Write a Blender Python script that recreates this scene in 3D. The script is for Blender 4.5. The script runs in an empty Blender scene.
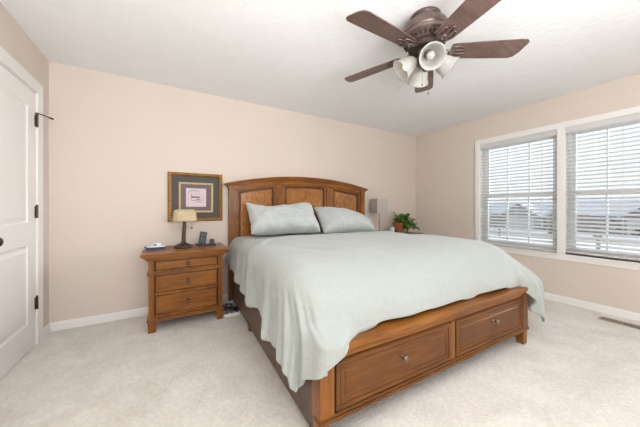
import bpy, math, random
from math import sin, cos, pi, radians, sqrt
from mathutils import Vector, Matrix, noise
random.seed(7)
S = bpy.context.scene
COL = S.collection

# ------------------------------------------------------------------ camera
XL, YB, XR, HC = -0.927, 3.2445, 3.998, 2.44      # left wall, back wall, right wall, ceiling
YF = -4.3                                         # wall behind the camera
cam_d = bpy.data.cameras.new('camera')
cam_d.sensor_width = 36.0
cam_d.lens = 36.0 * 257.45 / 640.0
cam_d.shift_y = -6.5 / 640.0
cam_d.clip_start = 0.05
cam_d.clip_end = 400
cam = bpy.data.objects.new('camera', cam_d)
COL.objects.link(cam)
cam.location = (0, 0, 1.125)
cam.rotation_euler = (radians(90), 0, -radians(30.546))
S.camera = cam

# ------------------------------------------------------------------ light
W = bpy.data.worlds.new('sky')
S.world = W
W.use_nodes = True
bg = W.node_tree.nodes['Background']
bg.inputs['Color'].default_value = (0.92, 0.96, 1.0, 1)
bg.inputs['Strength'].default_value = 1.25

def area(name, loc, target, sx, sy, power, col=(1, 1, 1)):
    d = bpy.data.lights.new(name, 'AREA')
    d.shape = 'RECTANGLE'
    d.size, d.size_y = sx, sy
    d.energy = power
    d.color = col
    o = bpy.data.objects.new(name, d)
    COL.objects.link(o)
    o.location = loc
    v = Vector(target) - Vector(loc)
    o.rotation_euler = v.to_track_quat('-Z', 'Y').to_euler()
    return o
area('ceiling_bounce_fill', (0.6, -1.0, 1.3), (0.5, -0.7, 2.44), 1.7, 1.6, 142, (0.955, 0.98, 1.0))  # added unseen area light, brightens the room off the ceiling
area('rear_fill', (0.1, -4.1, 1.5), (1.2, 2.5, 1.1), 1.9, 1.8, 48, (0.955, 0.98, 1.0))  # added unseen area light behind the camera, general fill
sun_d = bpy.data.lights.new('window_fill_sun', 'SUN')  # added broad sun lamp, boosts window daylight towards left wall and door
sun_d.energy = 9.0
sun_d.angle = radians(40)
sun_o = bpy.data.objects.new('window_fill_sun', sun_d)
COL.objects.link(sun_o)
sun_o.rotation_euler = Vector((-1, 0.3, -0.12)).to_track_quat('-Z', 'Y').to_euler()

vs = S.view_settings
vs.view_transform = 'Standard'
vs.look = 'None'
vs.gamma = 1
vs.use_curve_mapping = False
vs.exposure = 0.0

# ------------------------------------------------------------------ mesh helpers
class MB:
    """collects shapes that become one mesh object"""
    def __init__(self):
        self.v, self.f = [], []
    def add(self, verts, faces):
        n = len(self.v)
        self.v += [tuple(p) for p in verts]
        self.f += [tuple(i + n for i in f) for f in faces]
        return self
    def box(self, x0, x1, y0, y1, z0, z1):
        v = [(x, y, z) for x in (x0, x1) for y in (y0, y1) for z in (z0, z1)]
        return self.add(v, [(0, 1, 3, 2), (4, 6, 7, 5), (0, 4, 5, 1), (2, 3, 7, 6), (0, 2, 6, 4), (1, 5, 7, 3)])
    def taper(self, x0, x1, y0, y1, z0, z1, k):
        """box whose bottom face shrinks by k about its own centre"""
        cx, cy = (x0 + x1) / 2, (y0 + y1) / 2
        v = []
        for x in (x0, x1):
            for y in (y0, y1):
                v.append((cx + (x - cx) * k, cy + (y - cy) * k, z0))
                v.append((x, y, z1))
        return self.add(v, [(0, 1, 3, 2), (4, 6, 7, 5), (0, 4, 5, 1), (2, 3, 7, 6), (0, 2, 6, 4), (1, 5, 7, 3)])
    def prism(self, pts, fn0, fn1):
        """polygon pts (2d) swept from fn0(p) to fn1(p)"""
        n = len(pts)
        v = [fn0(p) for p in pts] + [fn1(p) for p in pts]
        f = [tuple(range(n))[::-1], tuple(range(n, 2 * n))]
        f += [(i, (i + 1) % n, n + (i + 1) % n, n + i) for i in range(n)]
        return self.add(v, f)
    def arcslab(self, x0, x1, lo, hi, y0, y1, n=24):
        """slab between the curves z=lo(x) and z=hi(x)"""
        v, f = [], []
        for i in range(n + 1):
            x = x0 + (x1 - x0) * i / n
            v += [(x, y0, lo(x)), (x, y1, lo(x)), (x, y1, hi(x)), (x, y0, hi(x))]
        for i in range(n):
            a, b = 4 * i, 4 * i + 4
            for k in range(4):
                f.append((a + k, a + (k + 1) % 4, b + (k + 1) % 4, b + k))
        f += [(3, 2, 1, 0), tuple(4 * n + k for k in range(4))]
        return self.add(v, f)
    def lathe(self, prof, n=32, M=None, cap=True):
        v, f = [], []
        for r, z in prof:
            for k in range(n):
                a = 2 * pi * k / n
                v.append(Vector((r * cos(a), r * sin(a), z)))
        for i in range(len(prof) - 1):
            for k in range(n):
                f.append((i * n + k, i * n + (k + 1) % n, (i + 1) * n + (k + 1) % n, (i + 1) * n + k))
        if cap:
            f.append(tuple(range(n))[::-1])
            f.append(tuple((len(prof) - 1) * n + k for k in range(n)))
        if M is not None:
            v = [M @ p for p in v]
        return self.add(v, f)
    def tube(self, pts, r, n=8, closed=False):
        pts = [Vector(p) for p in pts]
        m = len(pts)
        rr = r if isinstance(r, (list, tuple)) else [r] * m
        v, f = [], []
        up = None
        for i, p in enumerate(pts):
            if closed:
                t = pts[(i + 1) % m] - pts[i - 1]
            else:
                t = pts[min(i + 1, m - 1)] - pts[max(i - 1, 0)]
            t.normalize()
            if up is None:
                up = Vector((0, 0, 1)) if abs(t.z) < 0.9 else Vector((1, 0, 0))
            a = t.cross(up)
            if a.length < 1e-5:
                a = t.orthogonal()
            a.normalize()
            b = a.cross(t).normalized()
            up = b
            for k in range(n):
                w = 2 * pi * k / n
                v.append(p + (a * cos(w) + b * sin(w)) * rr[i])
        for i in range(m if closed else m - 1):
            j = (i + 1) % m
            for k in range(n):
                f.append((i * n + k, i * n + (k + 1) % n, j * n + (k + 1) % n, j * n + k))
        if not closed:
            f.append(tuple(range(n))[::-1])
            f.append(tuple((m - 1) * n + k for k in range(n)))
        return self.add(v, f)
    def sphere(self, c, r, sz=None, n=16, m=10):
        c = Vector(c)
        s = Vector(sz) if sz else Vector((1, 1, 1))
        v, f = [c + Vector((0, 0, -r * s.z))], []
        for j in range(1, m):
            th = -pi / 2 + pi * j / m
            for k in range(n):
                a = 2 * pi * k / n
                v.append(c + Vector((r * s.x * cos(th) * cos(a), r * s.y * cos(th) * sin(a), r * s.z * sin(th))))
        v.append(c + Vector((0, 0, r * s.z)))
        for k in range(n):
            f.append((0, 1 + (k + 1) % n, 1 + k))
            f.append((len(v) - 1, 1 + (m - 2) * n + k, 1 + (m - 2) * n + (k + 1) % n))
        for j in range(m - 2):
            for k in range(n):
                a, b = 1 + j * n, 1 + (j + 1) * n
                f.append((a + k, a + (k + 1) % n, b + (k + 1) % n, b + k))
        return self.add(v, f)
    def xf(self, M):
        self.v = [tuple(M @ Vector(p)) for p in self.v]
        return self
    def build(self, name, mat, parent=None, bevel=0, smooth=False, segs=2, auto=None):
        me = bpy.data.meshes.new(name)
        me.from_pydata(self.v, [], self.f)
        import bmesh
        bm = bmesh.new()
        bm.from_mesh(me)
        bmesh.ops.recalc_face_normals(bm, faces=bm.faces)
        bm.to_mesh(me)
        bm.free()
        if smooth:
            for p in me.polygons:
                p.use_smooth = True
        me.materials.append(mat)
        o = bpy.data.objects.new(name, me)
        COL.objects.link(o)
        if parent:
            o.parent = parent
        if bevel:
            b = o.modifiers.new('bevel', 'BEVEL')
            b.width = bevel
            b.segments = segs
            b.limit_method = 'ANGLE'
            b.angle_limit = radians(35)
        if smooth and auto:
            me.set_sharp_from_angle(angle=radians(auto))
        return o

def tag(o, label=None, cat=None, group=None, kind=None):
    if label: o['label'] = label
    if cat: o['category'] = cat
    if group: o['group'] = group
    if kind: o['kind'] = kind
    return o
def thing(name, label, cat, loc=(0, 0, 0), rz=0, group=None):
    o = bpy.data.objects.new(name, None)
    o.empty_display_size = 0.1
    COL.objects.link(o)
    o.location = loc
    o.rotation_euler = (0, 0, rz)
    return tag(o, label, cat, group)
def copy_tree(o, parent=None):
    c = o.copy()
    COL.objects.link(c)
    if parent: c.parent = parent
    for ch in list(o.children):
        copy_tree(ch, c)
    return c
def rotM(loc, d, roll=0):
    """matrix that carries +Z onto direction d at loc"""
    q = Vector(d).to_track_quat('Z', 'Y')
    return Matrix.Translation(loc) @ q.to_matrix().to_4x4() @ Matrix.Rotation(roll, 4, 'Z')

# ------------------------------------------------------------------ materials
def mat(name, col, rough=0.5, metal=0, spec=0.5, coat=0, sheen=0, trans=0):
    m = bpy.data.materials.new(name)
    m.use_nodes = True
    b = m.node_tree.nodes['Principled BSDF']
    b.inputs['Base Color'].default_value = (*col, 1)
    b.inputs['Roughness'].default_value = rough
    b.inputs['Metallic'].default_value = metal
    b.inputs['Specular IOR Level'].default_value = spec
    b.inputs['Coat Weight'].default_value = coat
    b.inputs['Coat Roughness'].default_value = 0.15
    b.inputs['Sheen Weight'].default_value = sheen
    b.inputs['Transmission Weight'].default_value = trans
    return m
def nodes(m):
    nt = m.node_tree
    return nt, nt.nodes['Principled BSDF']
def coords(nt, scale=(1, 1, 1), kind='Object'):
    tc = nt.nodes.new('ShaderNodeTexCoord')
    mp = nt.nodes.new('ShaderNodeMapping')
    mp.inputs['Scale'].default_value = scale
    nt.links.new(tc.outputs[kind], mp.inputs['Vector'])
    return mp.outputs['Vector']
def noise_tex(nt, vec, scale, detail=4, rough=0.6, dist=0):
    n = nt.nodes.new('ShaderNodeTexNoise')
    n.inputs['Scale'].default_value = scale
    n.inputs['Detail'].default_value = detail
    n.inputs['Roughness'].default_value = rough
    n.inputs['Distortion'].default_value = dist
    nt.links.new(vec, n.inputs['Vector'])
    return n.outputs['Fac']
def ramp(nt, fac, stops):
    r = nt.nodes.new('ShaderNodeValToRGB')
    el = r.color_ramp.elements
    while len(el) < len(stops): el.new(0.5)
    for e, (p, c) in zip(el, stops):
        e.position = p
        e.color = (*c, 1)
    nt.links.new(fac, r.inputs['Fac'])
    return r.outputs['Color']
def bump(nt, b, h, strength, dist=0.01):
    n = nt.nodes.new('ShaderNodeBump')
    n.inputs['Strength'].default_value = strength
    n.inputs['Distance'].default_value = dist
    nt.links.new(h, n.inputs['Height'])
    nt.links.new(n.outputs['Normal'], b.inputs['Normal'])
def mottled(name, col, var, scale, rough, bscale=None, bstr=0.2, bdist=0.01, **k):
    m = mat(name, col, rough, **k)
    nt, b = nodes(m)
    v = coords(nt)
    c0 = tuple(max(0, c * (1 - var)) for c in col)
    c1 = tuple(min(1, c * (1 + var)) for c in col)
    nt.links.new(ramp(nt, noise_tex(nt, v, scale), [(0.3, c0), (0.7, c1)]), b.inputs['Base Color'])
    if bscale:
        bump(nt, b, noise_tex(nt, v, bscale, 3), bstr, bdist)
    return m
def wood(name, axis, dark, mid, light, rough=0.34, coat=0.08, fig=0):
    m = mat(name, mid, rough, coat=coat, spec=0.3)
    nt, b = nodes(m)
    sc = [14, 14, 14]
    sc[axis] = 1.1 + 7 * fig
    v = coords(nt, tuple(sc))
    g = noise_tex(nt, v, 1.6 - 0.7 * fig, 6, 0.62, 1.2 + 1.6 * fig)
    v2 = coords(nt, (1, 1, 1))
    blot = noise_tex(nt, v2, 5.0, 3, 0.5)
    c1 = ramp(nt, g, [(0.28, dark), (0.5, mid), (0.75, light)])
    mix = nt.nodes.new('ShaderNodeMix')
    mix.data_type = 'RGBA'
    mix.blend_type = 'MULTIPLY'
    mix.inputs['Factor'].default_value = 1
    nt.links.new(c1, mix.inputs['A'])
    nt.links.new(ramp(nt, blot, [(0.3, (0.82, 0.78, 0.74)), (0.7, (1.08, 1.08, 1.08))]), mix.inputs['B'])
    nt.links.new(mix.outputs['Result'], b.inputs['Base Color'])
    bump(nt, b, g, 0.06, 0.003)
    return m

WD, WM, WL = (0.13, 0.041, 0.006), (0.25, 0.09, 0.014), (0.37, 0.15, 0.029)
woodX = wood('cherry_wood_grain_across', 0, WD, WM, WL)
woodY = wood('cherry_wood_grain_along', 1, WD, WM, WL)
woodZ = wood('cherry_wood_grain_upright', 2, WD, WM, WL)
woodPanel = wood('figured_cherry_panel', 2, (0.20, 0.07, 0.014), (0.36, 0.145, 0.034), (0.50, 0.225, 0.06), 0.27, 0.5, 1)
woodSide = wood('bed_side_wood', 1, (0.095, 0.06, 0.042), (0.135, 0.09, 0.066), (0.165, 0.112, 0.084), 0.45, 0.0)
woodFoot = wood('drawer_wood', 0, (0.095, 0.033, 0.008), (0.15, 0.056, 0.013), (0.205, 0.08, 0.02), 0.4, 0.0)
bladeM = wood('fan_blade_walnut', 0, (0.095, 0.056, 0.048), (0.14, 0.088, 0.076), (0.19, 0.125, 0.108), 0.38, 0.15)
grooveM = mat('dark_groove_shade', (0.05, 0.02, 0.01), 0.5)  # dark colour stands in for shade in grooves and drawer gaps
wallM = mottled('wall_paint_beige', (0.73, 0.64, 0.565), 0.01, 3, 0.75, 90, 0.06, 0.004, spec=0.25)
ceilM = mottled('ceiling_texture_white', (0.89, 0.892, 0.895), 0.015, 9, 0.85, 22, 0.35, 0.012, spec=0.2)
trimM = mat('trim_paint_white', (0.87, 0.85, 0.825), 0.4)
doorM = mat('door_paint_white', (0.90, 0.88, 0.86), 0.42)
bronzeM = mottled('oil_rubbed_bronze', (0.075, 0.05, 0.04), 0.2, 30, 0.38, metal=0.55)
bronzeFanM = mottled('brushed_bronze_fan', (0.16, 0.115, 0.10), 0.2, 18, 0.36, metal=0.55)
nickelM = mat('antique_nickel', (0.24, 0.19, 0.15), 0.3, metal=0.9)
blackM = mat('black_plastic', (0.02, 0.02, 0.022), 0.35)
greyKeyM = mat('grey_plastic', (0.06, 0.06, 0.063), 0.4)
blindM = mat('blind_slat_white', (0.66, 0.655, 0.645), 0.45)
vinylM = mat('window_vinyl_white', (0.84, 0.84, 0.83), 0.35)
cordM = mat('white_cord', (0.78, 0.77, 0.75), 0.7)
whitePlastic = mat('white_plastic', (0.8, 0.79, 0.78), 0.4)
goldM = mottled('antique_gold_leaf', (0.55, 0.31, 0.085), 0.35, 40, 0.42, 120, 0.2, 0.003, metal=0.45)
goldDark = mottled('dark_gold_leaf', (0.27, 0.115, 0.03), 0.3, 40, 0.45, metal=0.35)
goldFlat = mottled('pale_gold_fillet', (0.55, 0.38, 0.17), 0.2, 60, 0.45, metal=0.3)

carpetM = mat('cut_pile_carpet', (0.66, 0.60, 0.54), 0.95, spec=0.1, sheen=0.2)
nt, b = nodes(carpetM)
v = coords(nt)
big = noise_tex(nt, v, 4.5, 5, 0.65, 0.6)
fine = noise_tex(nt, v, 150, 3, 0.7)
mid = noise_tex(nt, v, 42, 4, 0.7)
mx = nt.nodes.new('ShaderNodeMath'); mx.operation = 'ADD'
mx2 = nt.nodes.new('ShaderNodeMath'); mx2.operation = 'MULTIPLY_ADD'
nt.links.new(fine, mx2.inputs[0]); mx2.inputs[1].default_value = 0.45; nt.links.new(mid, mx2.inputs[2])
nt.links.new(mx2.outputs[0], mx.inputs[0])
mb = nt.nodes.new('ShaderNodeMath'); mb.operation = 'MULTIPLY'
nt.links.new(big, mb.inputs[0]); mb.inputs[1].default_value = 1.0
nt.links.new(mb.outputs[0], mx.inputs[1])
dv = nt.nodes.new('ShaderNodeMath'); dv.operation = 'DIVIDE'
nt.links.new(mx.outputs[0], dv.inputs[0]); dv.inputs[1].default_value = 2.45
nt.links.new(ramp(nt, dv.outputs[0], [(0.38, (0.65, 0.60, 0.545)), (0.5, (0.755, 0.71, 0.655)), (0.62, (0.86, 0.82, 0.775))]), b.inputs['Base Color'])
bump(nt, b, mx2.outputs[0], 0.5, 0.015)

def cloth(name, col, weave=500):
    m = mat(name, col, 0.9, spec=0.15, sheen=0.25)
    nt, b = nodes(m)
    v = coords(nt)
    c0 = tuple(c * 0.95 for c in col)
    nt.links.new(ramp(nt, noise_tex(nt, v, 35, 5, 0.7), [(0.35, c0), (0.65, col)]), b.inputs['Base Color'])
    bump(nt, b, noise_tex(nt, coords(nt, (1, 1, 1)), 11, 7, 0.72, 0.8), 0.45, 0.02)
    return m
duvetM = cloth('seafoam_linen', (0.435, 0.468, 0.445))
pillowM = cloth('pale_seafoam_cotton', (0.535, 0.565, 0.555))
blanketM = cloth('sage_grey_cotton', (0.40, 0.42, 0.395))
mattressM = cloth('mattress_ticking', (0.6, 0.59, 0.56))

glassM = bpy.data.materials.new('window_glass')
glassM.use_nodes = True
nt = glassM.node_tree
nt.nodes.remove(nt.nodes['Principled BSDF'])
tr = nt.nodes.new('ShaderNodeBsdfTransparent'); tr.inputs['Color'].default_value = (0.94, 0.96, 0.96, 1)
gl = nt.nodes.new('ShaderNodeBsdfGlossy'); gl.inputs['Roughness'].default_value = 0.02
ms = nt.nodes.new('ShaderNodeMixShader'); ms.inputs['Fac'].default_value = 0.05
nt.links.new(tr.outputs[0], ms.inputs[1]); nt.links.new(gl.outputs[0], ms.inputs[2])
nt.links.new(ms.outputs[0], nt.nodes['Material Output'].inputs['Surface'])

def translucent(name, col, amount):
    m = mat(name, col, 0.35)
    nt, b = nodes(m)
    t = nt.nodes.new('ShaderNodeBsdfTranslucent'); t.inputs['Color'].default_value = (*col, 1)
    x = nt.nodes.new('ShaderNodeMixShader'); x.inputs['Fac'].default_value = amount
    nt.links.new(b.outputs[0], x.inputs[1]); nt.links.new(t.outputs[0], x.inputs[2])
    nt.links.new(x.outputs[0], nt.nodes['Material Output'].inputs['Surface'])
    return m
frostM = translucent('frosted_glass', (0.70, 0.69, 0.66), 0.5)
shadeM = translucent('mottled_cream_glass', (0.66, 0.54, 0.33), 0.25)
linenShadeM = translucent('grey_linen_shade', (0.60, 0.54, 0.49), 0.2)
def emit(name, col, st):
    m = mat(name, col, 0.4)
    nt, b = nodes(m)
    b.inputs['Emission Color'].default_value = (*col, 1)
    b.inputs['Emission Strength'].default_value = st
    return m
bulbM = emit('lit_bulb', (1.0, 0.86, 0.62), 1.3)

# ------------------------------------------------------------------ the room
T = 0.14
def struct(name, mb, m, parent=None, **k):
    o = mb.build(name, m, parent, **k)
    if not parent: o['kind'] = 'structure'
    return o
struct('floor', MB().box(XL - T, XR + T, YF - T, YB + T, -0.12, 0), carpetM)
struct('ceiling', MB().box(XL - T, XR + T, YF - T, YB + T, HC, HC + 0.15), ceilM)
struct('wall_back', MB().box(XL - T, XR + T, YB, YB + T, 0, HC), wallM)
struct('wall_front', MB().box(XL - T, XR + T, YF - T, YF, 0, HC), wallM)
# left wall with the door opening
DY0, DY1, DH = 2.215, 2.99, 2.06
struct('wall_left', MB().box(XL - T, XL, YF, DY0, 0, HC).box(XL - T, XL, DY1, YB, 0, HC)
       .box(XL - T, XL, DY0, DY1, DH, HC), wallM)
# right wall with two window openings
WIN = [(1.205, 2.09), (0.255, 1.14)]
WZ0, WZ1 = 0.575, 2.055
struct('wall_right', MB().box(XR, XR + T, YF, WIN[1][0], 0, HC).box(XR, XR + T, WIN[0][1], YB, 0, HC)
       .box(XR, XR + T, WIN[1][0], WIN[0][1], 0, WZ0).box(XR, XR + T, WIN[1][0], WIN[0][1], WZ1, HC)
       .box(XR, XR + T, WIN[1][1], WIN[0][0], WZ0, WZ1), wallM)

def base_prof(h=0.078, d=0.014):
    return [(0, 0), (d, 0), (d, h - 0.018), (d * 0.55, h - 0.006), (d * 0.4, h), (0, h)]
bp = base_prof()
struct('baseboard_back', MB().prism(bp, lambda p: (XL, YB - p[0], p[1]), lambda p: (XR, YB - p[0], p[1])), trimM)
struct('baseboard_left', MB().prism(bp, lambda p: (XL + p[0], 3.085, p[1]), lambda p: (XL + p[0], YB - 0.014, p[1]))
       .prism(bp, lambda p: (XL + p[0], YF, p[1]), lambda p: (XL + p[0], DY0 - 0.095, p[1])), trimM)
struct('baseboard_right', MB().prism(bp, lambda p: (XR - p[0], YF, p[1]), lambda p: (XR - p[0], YB - 0.014, p[1])), trimM)

# door casing (colonial profile) and jamb
def casing(y0, y1, z0, z1, w=0.085, d=0.017):
    """three-sided casing around an opening in the left wall"""
    pr = [(0, 0), (0, d * 0.55), (w * 0.25, d * 0.7), (w * 0.8, d), (w, d * 0.9), (w, 0)]
    m = MB()
    m.prism(pr, lambda p: (XL + p[1], y1 + p[0], z0), lambda p: (XL + p[1], y1 + p[0], z1 + p[0]))
    m.prism(pr, lambda p: (XL + p[1], y0 - p[0], z0), lambda p: (XL + p[1], y0 - p[0], z1 + p[0]))
    m.prism(pr, lambda p: (XL + p[1], y0 - p[0], z1 + p[0]), lambda p: (XL + p[1], y1 + p[0], z1 + p[0]))
    return m
struct('trim_1', casing(DY0, DY1, 0, DH), trimM)
struct('trim_2', MB().box(XL - T, XL, DY1 - 0.012, DY1, 0, DH).box(XL - T, XL, DY0, DY0 + 0.012, 0, DH)
       .box(XL - T, XL, DY0, DY1, DH - 0.012, DH), trimM)
# door: slab with two moulded panels
door = struct('door_1', MB(), doorM)
bpy.data.objects.remove(door)
def moulded_panel(m, y0, y1, z0, z1, x):
    """sunk groove and raised field on a door face at x, facing +x"""
    rings = [(0, 0.0), (0.012, -0.009), (0.028, -0.009), (0.05, -0.001)]
    v, f = [], []
    for i, (ins, dx) in enumerate(rings):
        v += [(x + dx, y0 + ins, z0 + ins), (x + dx, y1 - ins, z0 + ins), (x + dx, y1 - ins, z1 - ins), (x + dx, y0 + ins, z1 - ins)]
        if i:
            a, b_ = 4 * (i - 1), 4 * i
            f += [(a + k, a + (k + 1) % 4, b_ + (k + 1) % 4, b_ + k) for k in range(4)]
    n = 4 * (len(rings) - 1)
    f.append((n, n + 1, n + 2, n + 3))
    m.add(v, f)
m = MB()
dy0, dy1, dz0, dz1 = DY0 + 0.015, DY1 - 0.015, 0.012, DH - 0.016
xf_, xb_ = XL - 0.002, XL - 0.038
py0, py1 = dy0 + 0.125, dy1 - 0.125
pz = [(0.215, 0.83), (1.0, 1.915)]
m.add([(xb_, dy0, dz0), (xb_, dy1, dz0), (xb_, dy1, dz1), (xb_, dy0, dz1)], [(0, 1, 2, 3)])
for (a, b_) in (((dy0, dz0), (dy1, dz0)), ((dy1, dz0), (dy1, dz1)), ((dy1, dz1), (dy0, dz1)), ((dy0, dz1), (dy0, dz0))):
    m.add([(xb_, *a), (xb_, *b_), (xf_, *b_), (xf_, *a)], [(0, 1, 2, 3)])
for (ya, yb, za, zb) in ((dy0, py0, dz0, dz1), (py1, dy1, dz0, dz1), (py0, py1, dz0, pz[0][0]), (py0, py1, pz[0][1], pz[1][0]), (py0, py1, pz[1][1], dz1)):
    m.add([(xf_, ya, za), (xf_, yb, za), (xf_, yb, zb), (xf_, ya, zb)], [(0, 1, 2, 3)])
for (za, zb) in pz:
    moulded_panel(m, py0, py1, za, zb, xf_)
door = struct('door_1', m, doorM)
kn = MB().lathe([(0.0, 0), (0.032, 0.0), (0.032, 0.006), (0.014, 0.01), (0.012, 0.034), (0.02, 0.04), (0.028, 0.05), (0.029, 0.06), (0.022, 0.07), (0, 0.074)],
                24, rotM((XL - 0.001, 2.295, 0.915), (1, 0, 0)), cap=False)
tag(kn.build('door_knob', bronzeM, door, smooth=True), 'dark bronze round knob')
for hz in (1.825, 1.085, 0.345):
    h = MB().box(XL - 0.001, XL + 0.004, DY1 - 0.03, DY1 + 0.008, hz - 0.047, hz + 0.047)
    h.lathe([(0.008, -0.05), (0.008, 0.05)], 12, Matrix.Translation((XL + 0.008, DY1 - 0.012, hz)))
    h.lathe([(0.005, 0.05), (0.007, 0.054), (0.004, 0.06)], 12, Matrix.Translation((XL + 0.008, DY1 - 0.012, hz)))
    h.build('hinge', bronzeM, door)
st = MB().tube([(XL + 0.008, DY1 - 0.012, 1.888), (XL + 0.03, DY1 + 0.012, 1.887), (XL + 0.062, DY1 + 0.055, 1.882)], 0.0045)
st.tube([(XL + 0.06, DY1 + 0.052, 1.882), (XL + 0.078, DY1 + 0.076, 1.879)], 0.008)
st.lathe([(0.012, 0), (0.012, 0.008)], 12, Matrix.Translation((XL + 0.008, DY1 - 0.012, 1.883)))
st.build('hinge_pin_stop', bronzeM, door)

# window casing: picture frame with a mullion board, plus sill
wc = MB()
wy0, wy1 = WIN[1][0], WIN[0][1]
cw = 0.065
pr = [(0, 0), (0, 0.011), (cw * 0.2, 0.014), (cw * 0.85, 0.018), (cw, 0.015), (cw, 0)]
wc.prism(pr, lambda p: (XR - p[1], wy1 + p[0], WZ0), lambda p: (XR - p[1], wy1 + p[0], WZ1 + p[0]))
wc.prism(pr, lambda p: (XR - p[1], wy0 - p[0], WZ0), lambda p: (XR - p[1], wy0 - p[0], WZ1 + p[0]))
wc.prism(pr, lambda p: (XR - p[1], wy0 - p[0], WZ1 + p[0]), lambda p: (XR - p[1], wy1 + p[0], WZ1 + p[0]))
wc.box(XR - 0.012, XR, WIN[1][1], WIN[0][0], WZ0, WZ1)
struct('trim_3', wc, trimM)
struct('trim_4', MB().box(XR - 0.024, XR + 0.085, wy0 - 0.066, wy1 + 0.066, WZ0 - 0.02, WZ0)
       .box(XR - 0.014, XR, wy0 - 0.064, wy1 + 0.064, WZ0 - 0.075, WZ0 - 0.02), trimM, bevel=0.003)

def window(n, y0, y1):
    x0, x1 = XR + 0.085, XR + 0.135
    fr = MB()
    k = 0.035
    fr.box(x0, x1, y0, y0 + k, WZ0, WZ1).box(x0, x1, y1 - k, y1, WZ0, WZ1)
    fr.box(x0, x1, y0 + k, y1 - k, WZ0, WZ0 + k).box(x0, x1, y0 + k, y1 - k, WZ1 - k, WZ1)
    # painted return of the wall opening
    fr.box(XR, x0, y0 - 0.001, y0 + 0.006, WZ0, WZ1).box(XR, x0, y1 - 0.006, y1 + 0.001, WZ0, WZ1)
    fr.box(XR, x0, y0, y1, WZ1 - 0.006, WZ1 + 0.001)
    w = struct('window_%d' % n, fr, vinylM, bevel=0.002)
    zm = 1.285
    for (za, zb, xo) in ((WZ0 + k, zm + 0.02, 0.004), (zm - 0.02, WZ1 - k, 0.024)):
        s = MB()
        a, b_, q = x0 + xo, x0 + xo + 0.022, 0.038
        ya, yb = y0 + k, y1 - k
        s.box(a, b_, ya, ya + q, za, zb).box(a, b_, yb - q, yb, za, zb)
        s.box(a, b_, ya + q, yb - q, za, za + q).box(a, b_, ya + q, yb - q, zb - q, zb)
        sash = s.build('sash', vinylM, w, bevel=0.002)
        xm = (a + b_) / 2
        MB().box(xm - 0.002, xm + 0.002, ya + q - 0.004, yb - q + 0.004, za + q - 0.004, zb - q + 0.004).build('pane', glassM, sash)
        g = MB()
        gw = 0.008
        for t in (1 / 3, 2 / 3):
            yy = ya + q + (yb - ya - 2 * q) * t
            g.box(xm - 0.006, xm + 0.006, yy - gw, yy + gw, za + q - 0.002, zb - q + 0.002)
        g.build('muntin_grid', vinylM, sash)
    return w
window(1, *WIN[0])
window(2, *WIN[1])

# ------------------------------------------------------------------ bed
BZ = radians(-1.5)
BX, BY = 1.63, 3.195
bed = thing('bed', 'king size cherry wood bed with arched panelled headboard and drawers in footboard', 'bed', (BX, BY, 0), BZ)
def crest(x): return 1.402 + 0.128 * (1 - (x / 1.06) ** 2)
hb = MB()
hb.box(-1.0, 1.0, -0.028, -0.004, 0.25, 1.33).arcslab(-1.0, 1.0, lambda x: 1.3, lambda x: crest(x) - 0.035, -0.028, -0.004)
headboard = hb.build('headboard', woodPanel, bed)
for sx in (-1, 1):
    p = MB().box(sx * 0.972 - 0.04, sx * 0.972 + 0.04, -0.072, -0.0, 0.0, crest(0.97) - 0.035)
    p.box(sx * 0.972 - 0.018, sx * 0.972 + 0.018, -0.077, -0.07, 0.4, crest(0.97) - 0.1)
    p.build('post', woodZ, headboard, bevel=0.004)
def carc(x): return crest(x) if abs(x) < 0.98 else crest(0.98) - 0.0
cr = MB()
cr.arcslab(-1.062, 1.062, lambda x: crest(x) - 0.018, crest, -0.098, 0.012, 40)
cr.arcslab(-1.045, 1.045, lambda x: crest(x) - 0.032, lambda x: crest(x) - 0.018, -0.088, 0.008, 40)
cr.arcslab(-1.025, 1.025, lambda x: crest(x) - 0.05, lambda x: crest(x) - 0.032, -0.078, 0.0, 40)
cr.build('crown_moulding', woodX, headboard, bevel=0.005)
MB().arcslab(-0.935, 0.935, lambda x: crest(x) - 0.098, lambda x: crest(x) - 0.048, -0.056, -0.02, 40).build('arched_rail', woodX, headboard, bevel=0.003)
for xs in (-0.385, 0.385):
    MB().arcslab(xs - 0.05, xs + 0.05, lambda x: 0.45, lambda x: crest(x) - 0.12, -0.056, -0.02, 4).box(xs - 0.012, xs + 0.012, -0.061, -0.05, 0.45, crest(xs) - 0.15).build('stile', woodZ, headboard, bevel=0.003)
for xs in (-0.94, 0.94):
    MB().arcslab(xs - 0.016, xs + 0.016, lambda x: 0.45, lambda x: crest(x) - 0.12, -0.056, -0.02, 4).build('stile', woodZ, headboard, bevel=0.003)
for (xa, xb) in ((-0.925, -0.425), (-0.33, 0.33), (0.425, 0.925)):
    bead = MB()
    for (i, y) in ((0.0, -0.05), (0.014, -0.043)):
        a, b_ = xa + i, xb - i
        hi = lambda x, i=i: crest(x) - 0.098 - i
        w = 0.016
        bead.arcslab(a, b_, lambda x, hi=hi: hi(x) - w, hi, y, -0.02, 20)
        bead.arcslab(a, a + w, lambda x: 0.5, hi, y, -0.02, 2).arcslab(b_ - w, b_, lambda x: 0.5, hi, y, -0.02, 2)
    bead.build('panel_bead', grooveM if False else woodX, headboard, bevel=0.003)
    i = 0.05
    fld = MB().arcslab(xa + i, xb - i, lambda x: 0.5, lambda x: crest(x) - 0.098 - i, -0.04, -0.02, 20)
    fld.build('raised_panel', woodPanel, headboard, bevel=0.012, segs=1)
    gr = MB()
    j = 0.030
    gr.arcslab(xa + j, xb - j, lambda x: 0.5, lambda x: crest(x) - 0.098 - j, -0.030, -0.02, 20)
    gr.build('panel_groove', grooveM, headboard)
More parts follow.
